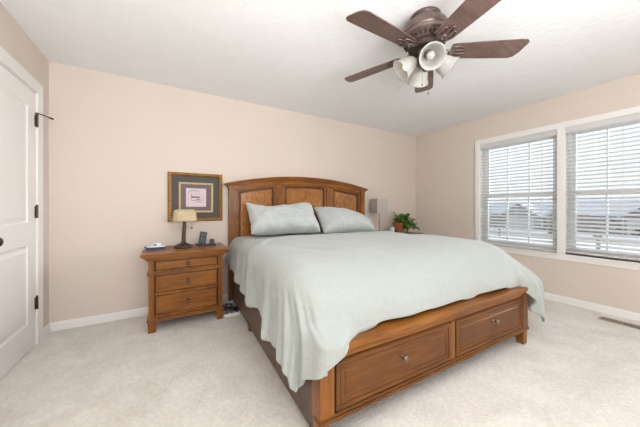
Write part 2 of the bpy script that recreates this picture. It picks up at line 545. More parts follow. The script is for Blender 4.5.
# sides
for sx in (-1, 1):
    s = MB().box(sx * 0.955 - 0.014, sx * 0.955 + 0.014, -2.16, -0.05, 0.03, 0.36)
    s.box(sx * 0.955 - 0.02, sx * 0.955 + 0.02, -2.16, -0.05, 0.33, 0.37)
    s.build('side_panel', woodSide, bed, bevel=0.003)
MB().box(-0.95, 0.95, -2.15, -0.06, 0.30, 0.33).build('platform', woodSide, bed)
# footboard
FY = -2.215
ft = MB().box(-0.978, 0.978, FY + 0.02, FY + 0.07, 0.13, 0.44)
foot = ft.build('footboard', woodFoot, bed, bevel=0.003)
rl = MB().box(-0.985, 0.985, FY - 0.012, FY + 0.115, 0.44, 0.47)
rl.box(-0.982, 0.982, FY - 0.003, FY + 0.1, 0.425, 0.442)
rl.box(-0.980, 0.980, FY + 0.006, FY + 0.06, 0.399, 0.426)
rl.build('top_rail', woodX, foot, bevel=0.006)
bm_ = MB().box(-0.983, 0.983, FY - 0.009, FY + 0.06, 0.121, 0.138).box(-0.981, 0.981, FY - 0.002, FY + 0.055, 0.138, 0.152)
bm_.build('base_moulding', woodFoot, foot, bevel=0.005)
for sx in (-1, 1):
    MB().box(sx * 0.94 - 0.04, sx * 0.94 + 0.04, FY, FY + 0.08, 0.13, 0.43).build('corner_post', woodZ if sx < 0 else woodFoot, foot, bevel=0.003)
    MB().taper(sx * 0.952 - 0.029, sx * 0.952 + 0.029, FY + 0.004, FY + 0.066, 0.0, 0.125, 0.88).build('leg', woodZ, foot, bevel=0.002)
    MB().taper(sx * 0.95 - 0.03, sx * 0.95 + 0.03, -0.9, -0.84, 0.0, 0.06, 0.9).build('leg', woodZ, bed)
MB().box(-0.91, 0.91, FY + 0.017, FY + 0.03, 0.145, 0.41).build('drawer_recess', grooveM, foot)  # added dark sheet, painted shade for the gaps round the drawers
MB().box(-0.022, 0.022, FY + 0.006, FY + 0.06, 0.143, 0.395).build('centre_stile', woodZ, foot, bevel=0.003)
def knob_mb(c, d, s=1.0):
    return MB().lathe([(0.0, 0), (0.011 * s, 0), (0.012 * s, 0.004 * s), (0.006 * s, 0.008 * s), (0.0055 * s, 0.018 * s), (0.012 * s, 0.022 * s), (0.0165 * s, 0.028 * s), (0.0165 * s, 0.033 * s), (0.010 * s, 0.038 * s), (0, 0.040 * s)],
                      20, rotM(c, d), cap=False)
for (xa, xb) in ((-0.889, -0.029), (0.029, 0.889)):
    dr = MB().box(xa, xb, FY + 0.008, FY + 0.05, 0.155, 0.392)
    d = dr.build('drawer', woodFoot, foot, bevel=0.002)
    pm = MB()
    w = 0.02
    za, zb = 0.158, 0.389
    for (i, y) in ((0.0, FY + 0.001), (0.024, FY + 0.0045)):
        pm.box(xa + i, xa + i + w, y, FY + 0.02, za + i, zb - i).box(xb - i - w, xb - i, y, FY + 0.02, za + i, zb - i)
        pm.box(xa + i + w, xb - i - w, y, FY + 0.02, za + i, za + i + w).box(xa + i + w, xb - i - w, y, FY + 0.02, zb - i - w, zb - i)
    pm.build('drawer_moulding', woodFoot, d, bevel=0.004)
    MB().box(xa + 0.052, xb - 0.052, FY + 0.003, FY + 0.02, za + 0.052, zb - 0.052).build('drawer_field', woodFoot, d, bevel=0.005, segs=1)
    tag(knob_mb(((xa + xb) / 2 , FY + 0.003, 0.302), (0, -1, 0), 1.05).build('knob', nickelM, d, smooth=True), 'dark nickel round knob')

BM = Matrix.Translation((BX, BY, 0)) @ Matrix.Rotation(BZ, 4, 'Z')
# mattress
def rounded_slab(x0, x1, y0, y1, z0, z1):
    return MB().box(x0, x1, y0, y1, z0, z1)
mt = rounded_slab(-0.94, 0.94, -2.03, -0.075, 0.372, 0.742).xf(BM)
mo = mt.build('mattress', mattressM, None, bevel=0.11, segs=5, smooth=True)
tag(mo, 'thick king mattress lying on the cherry wood bed beneath the bedding', 'mattress')

# ------------------------------------------------------------------ bedding cloths
def wrap(e, r, tilt):
    """overshoot e past an edge: (outward offset, drop)"""
    if e <= 0: return 0.0, 0.0
    tm = pi / 2 - tilt
    th = e / r
    if th < tm: return r * sin(th), r * (1 - cos(th))
    rest = e - r * tm
    return r * sin(tm) + rest * sin(tilt), r * (1 - cos(tm)) + rest * cos(tilt)
def lerp_tab(tab, x):
    if x <= tab[0][0]: return tab[0][1]
    for (a, va), (b_, vb) in zip(tab, tab[1:]):
        if x <= b_:
            t = (x - a) / (b_ - a)
            t = t * t * (3 - 2 * t)
            return va + (vb - va) * t
    return tab[-1][1]
def nz(x, y, z=0): return noise.noise(Vector((x, y, z)))

def grid_obj(name, P, nu, nv, matl, thick, sub=1):
    f = [(j * (nu + 1) + i, j * (nu + 1) + i + 1, (j + 1) * (nu + 1) + i + 1, (j + 1) * (nu + 1) + i) for j in range(nv) for i in range(nu)]
    mb_ = MB().add(P, f)
    o = mb_.build(name, matl, None, smooth=True)
    so = o.modifiers.new('thickness', 'SOLIDIFY')
    so.thickness = thick
    so.offset = -1
    if sub:
        ss = o.modifiers.new('smooth', 'SUBSURF')
        ss.levels = sub
        ss.render_levels = sub
    return o

# blanket between duvet and headboard (mid layer)
nu, nv = 90, 60
P = []
ZT = 0.772
for j in range(nv + 1):
    b_ = j / nv
    for i in range(nu + 1):
        a = i / nu
        y = -0.095 - b_ * 1.15
        Wd, r = 0.90, 0.11
        Lh = lerp_tab([(-1.3, 0.50), (-0.75, 0.44), (-0.35, 0.36), (-0.12, 0.30)], y)
        s = -Wd - Lh + a * (2 * Wd + Lh + 0.40)
        e = abs(s) - Wd
        off, drop = wrap(e, r, radians(9))
        x = (Wd + off if e > 0 else abs(s)) * (1 if s > 0 else -1)
        z = ZT - drop
        hang = min(1, max(0, drop - 0.05) / 0.2)
        fold = 0.012 * hang * sin(y * 26 + 2.2 * nz(y * 3, 1)) + 0.006 * nz(y * 9, z * 4, 3) * hang
        x += fold * (1 if s > 0 else -1)
        z += (1 - hang) * (0.008 * nz(x * 4, y * 4) + 0.006 * nz(x * 9 + y * 4, y * 9, 5))
        if s < 0: x -= 0.03 * max(0, min(1, (y + 0.55) / 0.4)) * hang   # bulges out beside the nightstand
        P.append(BM @ Vector((x, y, z)))
bl = grid_obj('blanket', P, nu, nv, blanketM, 0.012)
tag(bl, 'greyish sage blanket tucked below the pillows and showing past the duvet edge', 'blanket')

# duvet
nu, nv = 170, 150
P = []
LT = [(-2.2, 0.56), (-1.95, 0.58), (-1.72, 0.565), (-1.66, 0.52), (-1.45, 0.49), (-1.2, 0.52), (-0.9, 0.52)]
RT = [(-2.2, 0.50), (-1.8, 0.49), (-1.4, 0.40), (-0.7, 0.36)]
FT = [(-1.4, 0.50), (-0.95, 0.60), (-0.82, 0.58), (-0.72, 0.55), (-0.5, 0.53), (-0.1, 0.525), (0.3, 0.53), (0.62, 0.525), (0.85, 0.55), (0.95, 0.62), (1.1, 0.70), (1.4, 0.72)]
HT = [(-1.5, -1.24), (-1.25, -1.17), (-0.95, -1.02), (-0.70, -0.76), (-0.3, -0.66), (0.3, -0.64), (0.9, -0.70), (1.4, -0.74)]
ZD = 0.80
Wd, r = 0.885, 0.16
FS, rf = -1.80, 0.38                    # where the cloth starts to bend down at the foot
sm01 = lambda t: 0 if t <= 0 else 1 if t >= 1 else t * t * (3 - 2 * t)
for j in range(nv + 1):
    b_ = j / nv
    for i in range(nu + 1):
        a = i / nu
        s0 = -Wd - 0.52 + a * (2 * Wd + 0.52 + 0.42)
        Fl = lerp_tab(FT, s0) + 0.012 * nz(s0 * 4, 7.7)
        head = lerp_tab(HT, s0) + 0.02 * nz(s0 * 3.0, 4.4)
        t = head + b_ * (FS - Fl - head)
        Lh, Rh = lerp_tab(LT, t), lerp_tab(RT, t)
        s = -Wd - Lh + a * (2 * Wd + Lh + Rh)
        sg = 1 if s > 0 else -1
        ex, ey = max(0, abs(s) - Wd), max(0, FS - t)
        e = sqrt(ex * ex + ey * ey)
        cph, sph = (ex / e, ey / e) if e > 1e-6 else (0, 0)
        corner = 4 * (cph * sph) ** 2                    # 1 along the corner diagonal
        ox, dx = wrap(e, r, radians(5 if sg < 0 else 9))
        oy, dy = wrap(e, rf, radians(3))
        drop = dx * cph * cph + dy * sph * sph
        q = 0.75
        if sg > 0:
            ox *= 1 + 1.0 * corner
            oy *= 1 + 0.10 * corner
        x = sg * (min(abs(s), Wd) + ox * cph ** q) if e > 0 else s
        y = (t if ey <= 0 else FS - oy * sph ** q)
        z = ZD - drop
        top = max(0, 1 - drop / 0.12)
        z += top * (0.014 * nz(x * 2.1, y * 2.1, 2) + 0.007 * nz(x * 6 + 3, y * 6, 7))
        z += top * 0.026 * math.exp(-((y + 1.5) / 0.35) ** 2) * sm01((x - 0.1) / 0.6)
        z += 0.014 * math.exp(-((t - head) / 0.06) ** 2) * top
        hang = sm01((drop - 0.05) / 0.30)
        hx, hy = hang * cph * cph, hang * sph * sph
        # hanging folds on the long sides, running slightly forward as they fall
        ph = y * 17 + 2.5 * nz(y * 2.2, 3) - z * 5
        side = hx * (1 - 0.5 * corner)
        x += sg * side * (0.020 * sin(ph) + 0.012 * sin(ph * 2.3 + 1) + 0.014 * nz(y * 6, z * 3, 1))
        # soft diagonal drags over the front slope
        y -= hy * (0.010 * sin(x * 7 + 6 * z + 2 * nz(x * 2, 8)) + 0.012 * nz(x * 4, z * 4, 9))
        z += hy * (1 - hang) * 0.012 * nz(x * 5 + y * 3, y * 4, 2)
        # fan of folds round the foot corners
        if e > 1e-6:
            fa = math.atan2(ey, ex)
            rad = corner * hang * (0.022 * sin(fa * 13 + z * 5) + 0.012 * sin(fa * 29 + 2))
            x += sg * rad * cph
            y -= rad * sph
        if sg > 0:
            k = corner * sm01((drop - 0.10) / 0.25)
            x += 0.09 * k
            y -= 0.06 * k
        # resting on the footboard rail, or falling in front of its left post
        xr = x + 0.985
        over = sm01((-0.72 - x) / 0.18) if x < 0 else sm01((x - 0.92) / 0.06)
        fr_ = sm01((sph - 0.76) / 0.16)
        if ey > 0 and abs(x) < 1.06:
            zmin = 0.493 - (0.45 * max(0, -0.74 - x) if x < 0 else 0.45 * over)
            z = max(z, zmin - 0.45 * (1 - fr_))
            if over > 0 and z < 0.56:
                k = fr_ * over * sm01((0.56 - z) / 0.07) * sm01((1.06 - abs(x)) / 0.05)
                y = min(y, y * (1 - k) + (-2.262 + 0.008 * sin(x * 30)) * k)
        P.append(BM @ Vector((x, y, z)))
dv_ = grid_obj('duvet', P, nu, nv, duvetM, 0.022)
tag(dv_, 'rumpled pale seafoam green duvet draped over the bed and its footboard', 'duvet')

# ------------------------------------------------------------------ pillows
def pillow(name, label, w, h, th, M, seed, slump):
    n, k = 44, 30
    v, f = [], []
    for side in (1, -1):
        for j in range(k + 1):
            for i in range(n + 1):
                u, q = -1 + 2 * i / n, -1 + 2 * j / k
                px = u * w / 2 * (1 - 0.045 * (1 - q * q))
                pz_ = q * h / 2 * (1 - 0.09 * (1 - u * u))
                g = max(0, (1 - u ** 4) * (1 - q ** 4)) ** 0.55
                g *= 1 - 0.18 * q
                edge = min(1 - abs(u), 1 - abs(q))
                wr = 0.020 * nz(u * 2.3 + seed, q * 2.0 + seed, side) + 0.012 * nz(u * 6 + seed, q * 5, side * 3) + 0.008 * nz(u * 3 + q * 7, q * 2 - u * 5, seed)
                py_ = side * (th / 2 * g) + wr * min(1, edge * 5)
                pz_ += slump(u, q) + 0.012 * nz(u * 3 + seed, q * 3, 6)
                px += 0.012 * nz(u * 3, q * 3 + seed, 9)
                v.append(M @ Vector((px, py_, pz_)))
        o = 0 if side == 1 else (n + 1) * (k + 1)
        for j in range(k):
            for i in range(n):
                q4 = (o + j * (n + 1) + i, o + j * (n + 1) + i + 1, o + (j + 1) * (n + 1) + i + 1, o + (j + 1) * (n + 1) + i)
                f.append(q4 if side == 1 else q4[::-1])
    mb_ = MB().add(v, f)
    o = mb_.build(name, pillowM, None, smooth=True)
    import bmesh
    bm = bmesh.new(); bm.from_mesh(o.data)
    bmesh.ops.remove_doubles(bm, verts=bm.verts, dist=0.0006)
    bmesh.ops.recalc_face_normals(bm, faces=bm.faces)
    bm.to_mesh(o.data); bm.free()
    ss = o.modifiers.new('smooth', 'SUBSURF'); ss.levels = 1; ss.render_levels = 1
    return tag(o, label, 'pillow', 'bed pillows leaning on the headboard')
def pm_(x, y, z, lean, roll, yaw):
    return Matrix.Translation((x, y, z)) @ Matrix.Rotation(yaw, 4, 'Z') @ Matrix.Rotation(-lean, 4, 'X') @ Matrix.Rotation(roll, 4, 'Y')
def bumpf(u, c, w): return math.exp(-((u - c) / w) ** 2)
pillow('pillow', 'plump pale seafoam pillow leaning on headboard, the one nearer the framed picture', 0.90, 0.41, 0.27,
       pm_(1.225, 2.93, 0.985, radians(36), radians(0.5), radians(1)), 1.3,
       lambda u, q: max(0, q) * (0.045 * bumpf(u, -1.0, 0.16) - 0.035 * bumpf(u, -0.45, 0.4) + 0.045 * bumpf(u, 0.75, 0.35)) + 0.012 * min(0, q) * bumpf(u, 0.9, 0.3))
pillow('pillow', 'flatter pale seafoam pillow slumped to one side, nearer the square-shaded lamp', 0.85, 0.41, 0.24,
       pm_(2.135, 2.925, 0.945, radians(42), radians(1), radians(-2)), 5.1,
       lambda u, q: -0.24 * max(0, u - 0.05) ** 1.2 * (0.5 + 0.5 * q) + 0.03 * max(0, q) * bumpf(u, -0.5, 0.45) + 0.02 * max(0, q) * bumpf(u, -1.0, 0.15))

# ------------------------------------------------------------------ nightstands
def nightstand(loc, label):
    t = thing('nightstand', label, 'nightstand', loc, 0, 'three drawer nightstands')
    # local origin at floor, middle of the front; x width, y depth to the wall (+)
    w = 0.3125
    D0, D1 = 0.0, 0.43
    c = MB().box(-w + 0.01, -w + 0.03, D0 + 0.02, D1, 0.115, 0.64).box(w - 0.03, w - 0.01, D0 + 0.02, D1, 0.115, 0.64)
    c.box(-w + 0.02, w - 0.02, D1 - 0.015, D1, 0.115, 0.64).box(-w + 0.02, w - 0.02, D0 + 0.03, D1, 0.115, 0.135)
    c.box(-w + 0.03, w - 0.03, D0 + 0.012, D0 + 0.04, 0.325, 0.35).box(-w + 0.03, w - 0.03, D0 + 0.012, D0 + 0.04, 0.128, 0.15).box(-w + 0.03, w - 0.03, D0 + 0.012, D0 + 0.04, 0.505, 0.55)
    c.box(-w + 0.03, w - 0.03, D0 + 0.012, D0 + 0.04, 0.632, 0.65)
    body = c.build('cabinet', woodZ, t)
    MB().box(-w + 0.04, w - 0.04, D0 + 0.034, D0 + 0.05, 0.135, 0.64).build('recess', grooveM, body)  # dark backing sheet, shade painted in behind the drawer gaps
    for sx in (-1, 1):
        MB().box(sx * (w - 0.022) - 0.022, sx * (w - 0.022) + 0.022, D0, D0 + 0.05, 0.112, 0.645).build('corner_post', woodZ, body, bevel=0.003)
        MB().taper(sx * (w - 0.026) - 0.034, sx * (w - 0.026) + 0.034, D0 - 0.008, D0 + 0.055, 0.0, 0.10, 0.84).build('leg', woodZ, t, bevel=0.003)
        MB().taper(sx * (w - 0.026) - 0.034, sx * (w - 0.026) + 0.034, D1 - 0.06, D1, 0.0, 0.10, 0.84).build('leg', woodZ, t, bevel=0.003)
    tp = MB().box(-0.37, 0.37, -0.058, D1 + 0.02, 0.69, 0.712)
    tp.box(-0.36, 0.36, -0.048, D1 + 0.015, 0.676, 0.691).box(-0.345, 0.345, -0.03, D1 + 0.01, 0.66, 0.677).box(-0.328, 0.328, -0.015, D1 + 0.005, 0.64, 0.661)
    tp.build('top', woodX, t, bevel=0.005)
    MB().box(-w - 0.012, w + 0.012, -0.013, D1 + 0.005, 0.518, 0.532).box(-w - 0.006, w + 0.006, -0.007, D1, 0.506, 0.518).build('waist_moulding', woodX, t, bevel=0.005)
    MB().box(-w - 0.014, w + 0.014, -0.016, D1 + 0.005, 0.098, 0.114).box(-w - 0.007, w + 0.007, -0.008, D1, 0.114, 0.126).build('base_moulding', woodX, t, bevel=0.005)
    for (za, zb) in ((0.555, 0.628), (0.355, 0.5), (0.155, 0.32)):
        d = MB().box(-0.258, 0.258, D0 + 0.004, D0 + 0.03, za, zb).build('drawer', woodX, t, bevel=0.005, segs=2)
        zc = (za + zb) / 2
        k = MB()
        k.lathe([(0, 0), (0.013, 0), (0.010, 0.006), (0.004, 0.008), (0.004, 0.014), (0, 0.015)], 16, rotM((0, D0 + 0.005, zc + 0.012), (0, -1, 0)), cap=False)
        k.tube([(0.016 * sin(2 * pi * i / 16), D0 - 0.010, zc + 0.0 - 0.016 * cos(2 * pi * i / 16) * 1.0) for i in range(16)], 0.003, 6, closed=True)
        k.sphere((0, D0 - 0.011, zc - 0.016), 0.006)
        k.build('ring_pull', bronzeM, d)
    return t
NX, NY = 0.1625, 2.738
ns = nightstand((NX, NY, 0), 'cherry wood three drawer nightstand by the wall, below the framed picture')
ns2 = copy_tree(ns)
ns2.location = (3.105, 2.738, 0)
ns2['label'] = 'cherry wood nightstand beyond the bed, carrying square-shaded lamp and potted plant'
NT = 0.712

# ------------------------------------------------------------------ desk lamp with drum-like glass shade
dl = thing('desk_lamp', 'small bronze desk lamp with oblong cream glass shade on nightstand', 'lamp', (0.137, 2.985, NT))
MB().lathe([(0, 0), (0.088, 0), (0.091, 0.010), (0.084, 0.022), (0.058, 0.034), (0.032, 0.042), (0.024, 0.055), (0, 0.055)], 40, cap=False).build('base', bronzeM, dl, smooth=True)
MB().tube([(0, 0, 0.03), (0.001, 0, 0.12), (0.006, 0, 0.21), (0.010, 0, 0.262)], [0.020, 0.018, 0.0165, 0.016], 16).tube([(0.008, 0, 0.205), (0.009, 0, 0.212)], 0.022, 16).tube([(-0.0, 0, 0.262), (0.0, 0, 0.285)], 0.022, 16).build('stem', bronzeM, dl, smooth=True, auto=40)
n, m = 44, 20
v, f = [], []
prof = []
for k in range(n):
    a = 2 * pi * k / n
    ca, sa = cos(a), sin(a)
    prof.append((math.copysign(abs(ca) ** 0.55, ca), math.copysign(abs(sa) ** 0.7, sa)))
rings = [(0.265, 1.0), (0.275, 1.03), (0.30, 1.03), (0.335, 1.0), (0.362, 0.96), (0.378, 0.88), (0.387, 0.72), (0.391, 0.4)]
for (z, k) in rings:
    for (cx, cy) in prof:
        v.append((0.011 + 0.108 * cx * k, 0.055 * cy * k, z))
N = len(prof)
for i in range(len(rings) - 1):
    f += [(i * N + k, i * N + (k + 1) % N, (i + 1) * N + (k + 1) % N, (i + 1) * N + k) for k in range(N)]
f.append(tuple((len(rings) - 1) * N + k for k in range(N)))
sh = MB().add(v, f).build('lamp_shade', shadeM, dl, smooth=True)
so = sh.modifiers.new('thickness', 'SOLIDIFY'); so.thickness = 0.004
tag(sh, 'oblong mottled cream glass shade')
ntt, bb = nodes(shadeM)
vv = coords(ntt)
cc = ramp(ntt, noise_tex(ntt, vv, 26, 5, 0.65, 1.5), [(0.32, (0.50, 0.36, 0.18)), (0.5, (0.68, 0.55, 0.33)), (0.7, (0.76, 0.66, 0.45))])
ntt.links.new(cc, bb.inputs['Base Color'])
pc = MB().tube([(0.075, -0.02, 0.27), (0.075, -0.02, 0.205)], 0.0012, 6)
pc.build('pull_chain', bronzeM, dl)
MB().sphere((0.075, -0.02, 0.197), 0.007, (1, 1, 1.6), 10, 8).build('pull_bead', bronzeM, dl)
MB().tube([(-0.085, 0, 0.325), (-0.118, 0, 0.325)], [0.008, 0.005], 10).build('finial', bronzeM, dl)
MB().tube([(0.105, 0, 0.325), (0.128, 0, 0.325)], [0.008, 0.005], 10).build('finial', bronzeM, dl)

# ------------------------------------------------------------------ model boat
bt = thing('model_boat', 'tiny blue and white model boat on nightstand', 'ornament', (-0.105, 2.975, NT), radians(-4))
sec = [(-0.082, 0.004, 0.03), (-0.072, 0.016, 0.026), (-0.04, 0.026, 0.022), (0.02, 0.028, 0.022), (0.078, 0.023, 0.024)]
v, f = [], []
for (x, hw, zt) in sec:
    v += [(x, -hw, zt), (x, -hw * 0.7, 0.0), (x, hw * 0.7, 0.0), (x, hw, zt)]
for i in range(len(sec) - 1):
    a, b_ = 4 * i, 4 * i + 4
    f += [(a + k, a + (k + 1) % 4, b_ + (k + 1) % 4, b_ + k) for k in range(4)]
f += [(0, 1, 2, 3), tuple(4 * (len(sec) - 1) + k for k in range(4))[::-1]]
hull_blue = mat('boat_blue', (0.03, 0.10, 0.26), 0.3)
hull_red = mat('boat_red', (0.20, 0.05, 0.04), 0.4)
boat_white = mat('boat_white', (0.82, 0.84, 0.86), 0.35)
MB().add(v, f).build('hull', hull_blue, bt, smooth=True, auto=40)
MB().box(-0.05, 0.076, -0.0205, 0.0205, -0.0, 0.007).build('keel', hull_red, bt)
dk = MB().prism([(-0.08, 0.0), (-0.06, 0.022), (-0.03, 0.03), (0.02, 0.031), (0.08, 0.026), (0.08, -0.026), (0.02, -0.031), (-0.03, -0.03), (-0.06, -0.022)],
                lambda p: (p[0], p[1], 0.024), lambda p: (p[0], p[1], 0.034))
dk.build('deck', boat_white, bt)
MB().prism([(-0.035, 0.034), (0.05, 0.034), (0.042, 0.06), (-0.012, 0.06)], lambda p: (p[0], -0.018, p[1]), lambda p: (p[0], 0.018, p[1])).build('cabin', boat_white, bt, bevel=0.003)
MB().prism([(-0.022, 0.04), (0.012, 0.04), (0.012, 0.052), (-0.014, 0.052)], lambda p: (p[0], -0.019, p[1]), lambda p: (p[0], 0.019, p[1])).build('cabin_window', blackM, bt)
MB().tube([(0.02, 0, 0.06), (0.022, 0, 0.082)], 0.002, 6).build('mast', boat_white, bt)
MB().tube([(-0.06, -0.018, 0.034), (-0.06, -0.018, 0.05), (-0.03, -0.024, 0.05), (-0.03, -0.024, 0.034)], 0.0013, 6).build('handrail', boat_white, bt)
MB().sphere((-0.083, 0, 0.026), 0.008, (1.2, 1, 1), 10, 8).build('bow_fender', blackM, bt)

# ------------------------------------------------------------------ cordless phone and small clock
ph = thing('cordless_phone', 'black cordless phone standing tilted in its cradle on nightstand', 'telephone', (0.305, 3.0, NT), radians(6))
MB().box(-0.042, 0.042, -0.045, 0.05, 0, 0.022).build('cradle', blackM, ph, bevel=0.008)
hM = Matrix.Translation((0.004, 0.0, 0.018)) @ Matrix.Rotation(radians(-18), 4, 'X') @ Matrix.Rotation(radians(13), 4, 'Y')
hs = MB().box(-0.035, 0.035, -0.012, 0.016, 0, 0.135).xf(hM).build('handset', blackM, ph, bevel=0.008, segs=3)
MB().box(-0.025, 0.025, -0.0135, -0.011, 0.088, 0.12).xf(hM).build('screen', greyKeyM, hs)
kp = MB()
for r_ in range(4):
    for c_ in range(3):
        kp.box(-0.025 + c_ * 0.0185, -0.012 + c_ * 0.0185, -0.0140, -0.011, 0.02 + r_ * 0.014, 0.029 + r_ * 0.014)
kp.xf(hM).build('keypad', greyKeyM, hs)
ck = thing('alarm_clock', 'small black boxy clock beside the cordless phone on nightstand', 'clock', (0.408, 2.995, NT), radians(-8))
MB().box(-0.052, 0.042, -0.03, 0.035, 0, 0.014).build('base', blackM, ck, bevel=0.005)
cb = MB().prism([(-0.026, 0.012), (0.028, 0.012), (0.022, 0.068), (-0.018, 0.068)], lambda p: (p[1] * 0 - 0.026 + (p[0] + 0.026), -0.02, p[1]), lambda p: (p[0], 0.02, p[1])).build('body', blackM, ck, bevel=0.006)
MB().box(-0.014, 0.016, -0.0225, -0.019, 0.026, 0.056).build('display', greyKeyM, ck, bevel=0.002)

# ------------------------------------------------------------------ framed picture
PX0, PX1, PZ0, PZ1 = -0.004, 0.556, 0.964, 1.507
pf = thing('framed_picture', 'square picture in ornate gold frame with dark mat on the wall', 'picture', ((PX0 + PX1) / 2, YB, PZ0))
pw, phh = PX1 - PX0, PZ1 - PZ0
fw = 0.04
hx = pw / 2
fr = MB()
prf = [(0, -0.002), (0, -0.022), (0.008, -0.030), (0.020, -0.033), (0.030, -0.026), (fw, -0.018), (fw, -0.002)]
def rail(m, prf, x0, x1, z0, z1):
    # mitred picture moulding; inset p[0], depth p[1]
    for (A, B) in (((x0, z0, 1, 1), (x1, z0, -1, 1)), ((x1, z0, -1, 1), (x1, z1, -1, -1)), ((x1, z1, -1, -1), (x0, z1, 1, -1)), ((x0, z1, 1, -1), (x0, z0, 1, 1))):
        m.prism(prf, lambda p, A=A: (A[0] + A[2] * p[0], p[1], A[1] + A[3] * p[0]), lambda p, B=B: (B[0] + B[2] * p[0], p[1], B[1] + B[3] * p[0]))
rail(fr, prf, -hx, hx, 0, phh)
frame = fr.build('frame', goldDark, pf)
rp = MB()
def beads(m, x0, z0, x1, z1, n):
    # slanted rope turns along a side
    L = Vector((x1 - x0, 0, z1 - z0)); d = L.normalized(); nrm = Vector((-d.z, 0, d.x))
    for i in range(n):
        c = Vector((x0, -0.031, z0)) + L * ((i + 0.5) / n)
        m.tube([c - d * 0.008 - nrm * 0.013, c + Vector((0, -0.004, 0)), c + d * 0.008 + nrm * 0.013], [0.0035, 0.0075, 0.0035], 6)
o_ = 0.018
beads(rp, -hx + o_, o_, hx - o_, o_, 20); beads(rp, hx - o_, o_, hx - o_, phh - o_, 19)
beads(rp, hx - o_, phh - o_, -hx + o_, phh - o_, 20); beads(rp, -hx + o_, phh - o_, -hx + o_, o_, 19)
rp.build('rope_moulding', goldM, frame)
darkMat = mottled('slate_green_mat', (0.06, 0.062, 0.058), 0.12, 40, 0.6)
purpleMat = mottled('mauve_grey_mat', (0.16, 0.12, 0.13), 0.12, 40, 0.7)
printM = mottled('pale_pink_print', (0.66, 0.54, 0.57), 0.12, 30, 0.7)
inkM = mat('print_ink', (0.05, 0.04, 0.045), 0.7)
MB().box(-hx + 0.03, hx - 0.03, -0.012, -0.004, 0.03, phh - 0.03).build('mat_board', darkMat, pf)
fx0, fx1, fz0, fz1 = 0.100 - 0.276, 0.454 - 0.276, 1.062 - PZ0, 1.402 - PZ0
fi = MB()
rail(fi, [(0, -0.012), (0, -0.017), (0.008, -0.021), (0.02, -0.018), (0.022, -0.012)], fx0, fx1, fz0, fz1)
fi.build('gold_fillet', goldFlat, pf)
MB().box(fx0 + 0.015, fx1 - 0.015, -0.014, -0.011, fz0 + 0.015, fz1 - 0.015).build('inner_mat', purpleMat, pf)
ix0, ix1, iz0, iz1 = 0.172 - 0.276, 0.378 - 0.276, 1.128 - PZ0, 1.336 - PZ0
pr_ = MB().box(ix0, ix1, -0.0155, -0.0135, iz0, iz1).build('print', printM, pf)
sk = MB()
yy = -0.0158
def stroke(pts, w): sk.tube([(x, yy, z) for x, z in pts], w, 5)
zc = (iz0 + iz1) / 2
stroke([(-0.03 + 0.055 * cos(a), zc + 0.045 + 0.035 * sin(a)) for a in [pi * k / 10 for k in range(11)]][2:], 0.0022)
stroke([(-0.045, zc + 0.045), (-0.05, zc + 0.012)], 0.002)
sk.box(-0.052, 0.036, yy - 0.001, yy, zc - 0.002, zc + 0.012)
stroke([(-0.05, zc - 0.01), (-0.055, zc - 0.03), (-0.02, zc - 0.035), (0.02, zc - 0.02), (0.065, zc - 0.028)], 0.0018)
stroke([(-0.01, zc - 0.05), (0.03, zc - 0.045), (0.06, zc - 0.055)], 0.0018)
sk.box(0.005, 0.03, yy - 0.001, yy, zc - 0.03, zc - 0.02)
sk.build('sketch', inkM, pr_)

# ------------------------------------------------------------------ lamp beyond the bed
rl_ = thing('table_lamp', 'slim table lamp with square grey shade beside the headboard', 'lamp', (2.875, 3.03, NT))
MB().box(-0.06, 0.06, -0.06, 0.06, 0, 0.014).build('base', nickelM, rl_, bevel=0.003)
MB().tube([(0, 0, 0.012), (0, 0, 0.34)], 0.006, 10).sphere((0, 0, 0.17), 0.013).lathe([(0.011, 0.30), (0.014, 0.31), (0.014, 0.345), (0.009, 0.35)], 12).build('stem', nickelM, rl_, smooth=True, auto=40)
a = 0.098
sM = Matrix.Rotation(radians(-10), 4, 'Z')
q = MB()
q.add([(-a, -a, 0.315), (a, -a, 0.315), (a, a, 0.315), (-a, a, 0.315), (-a, -a, 0.54), (a, -a, 0.54), (a, a, 0.54), (-a, a, 0.54)],
      [(0, 1, 5, 4), (1, 2, 6, 5), (2, 3, 7, 6), (3, 0, 4, 7)]).xf(sM)
so_ = q.build('lamp_shade', linenShadeM, rl_)
s_ = so_.modifiers.new('thickness', 'SOLIDIFY'); s_.thickness = 0.004

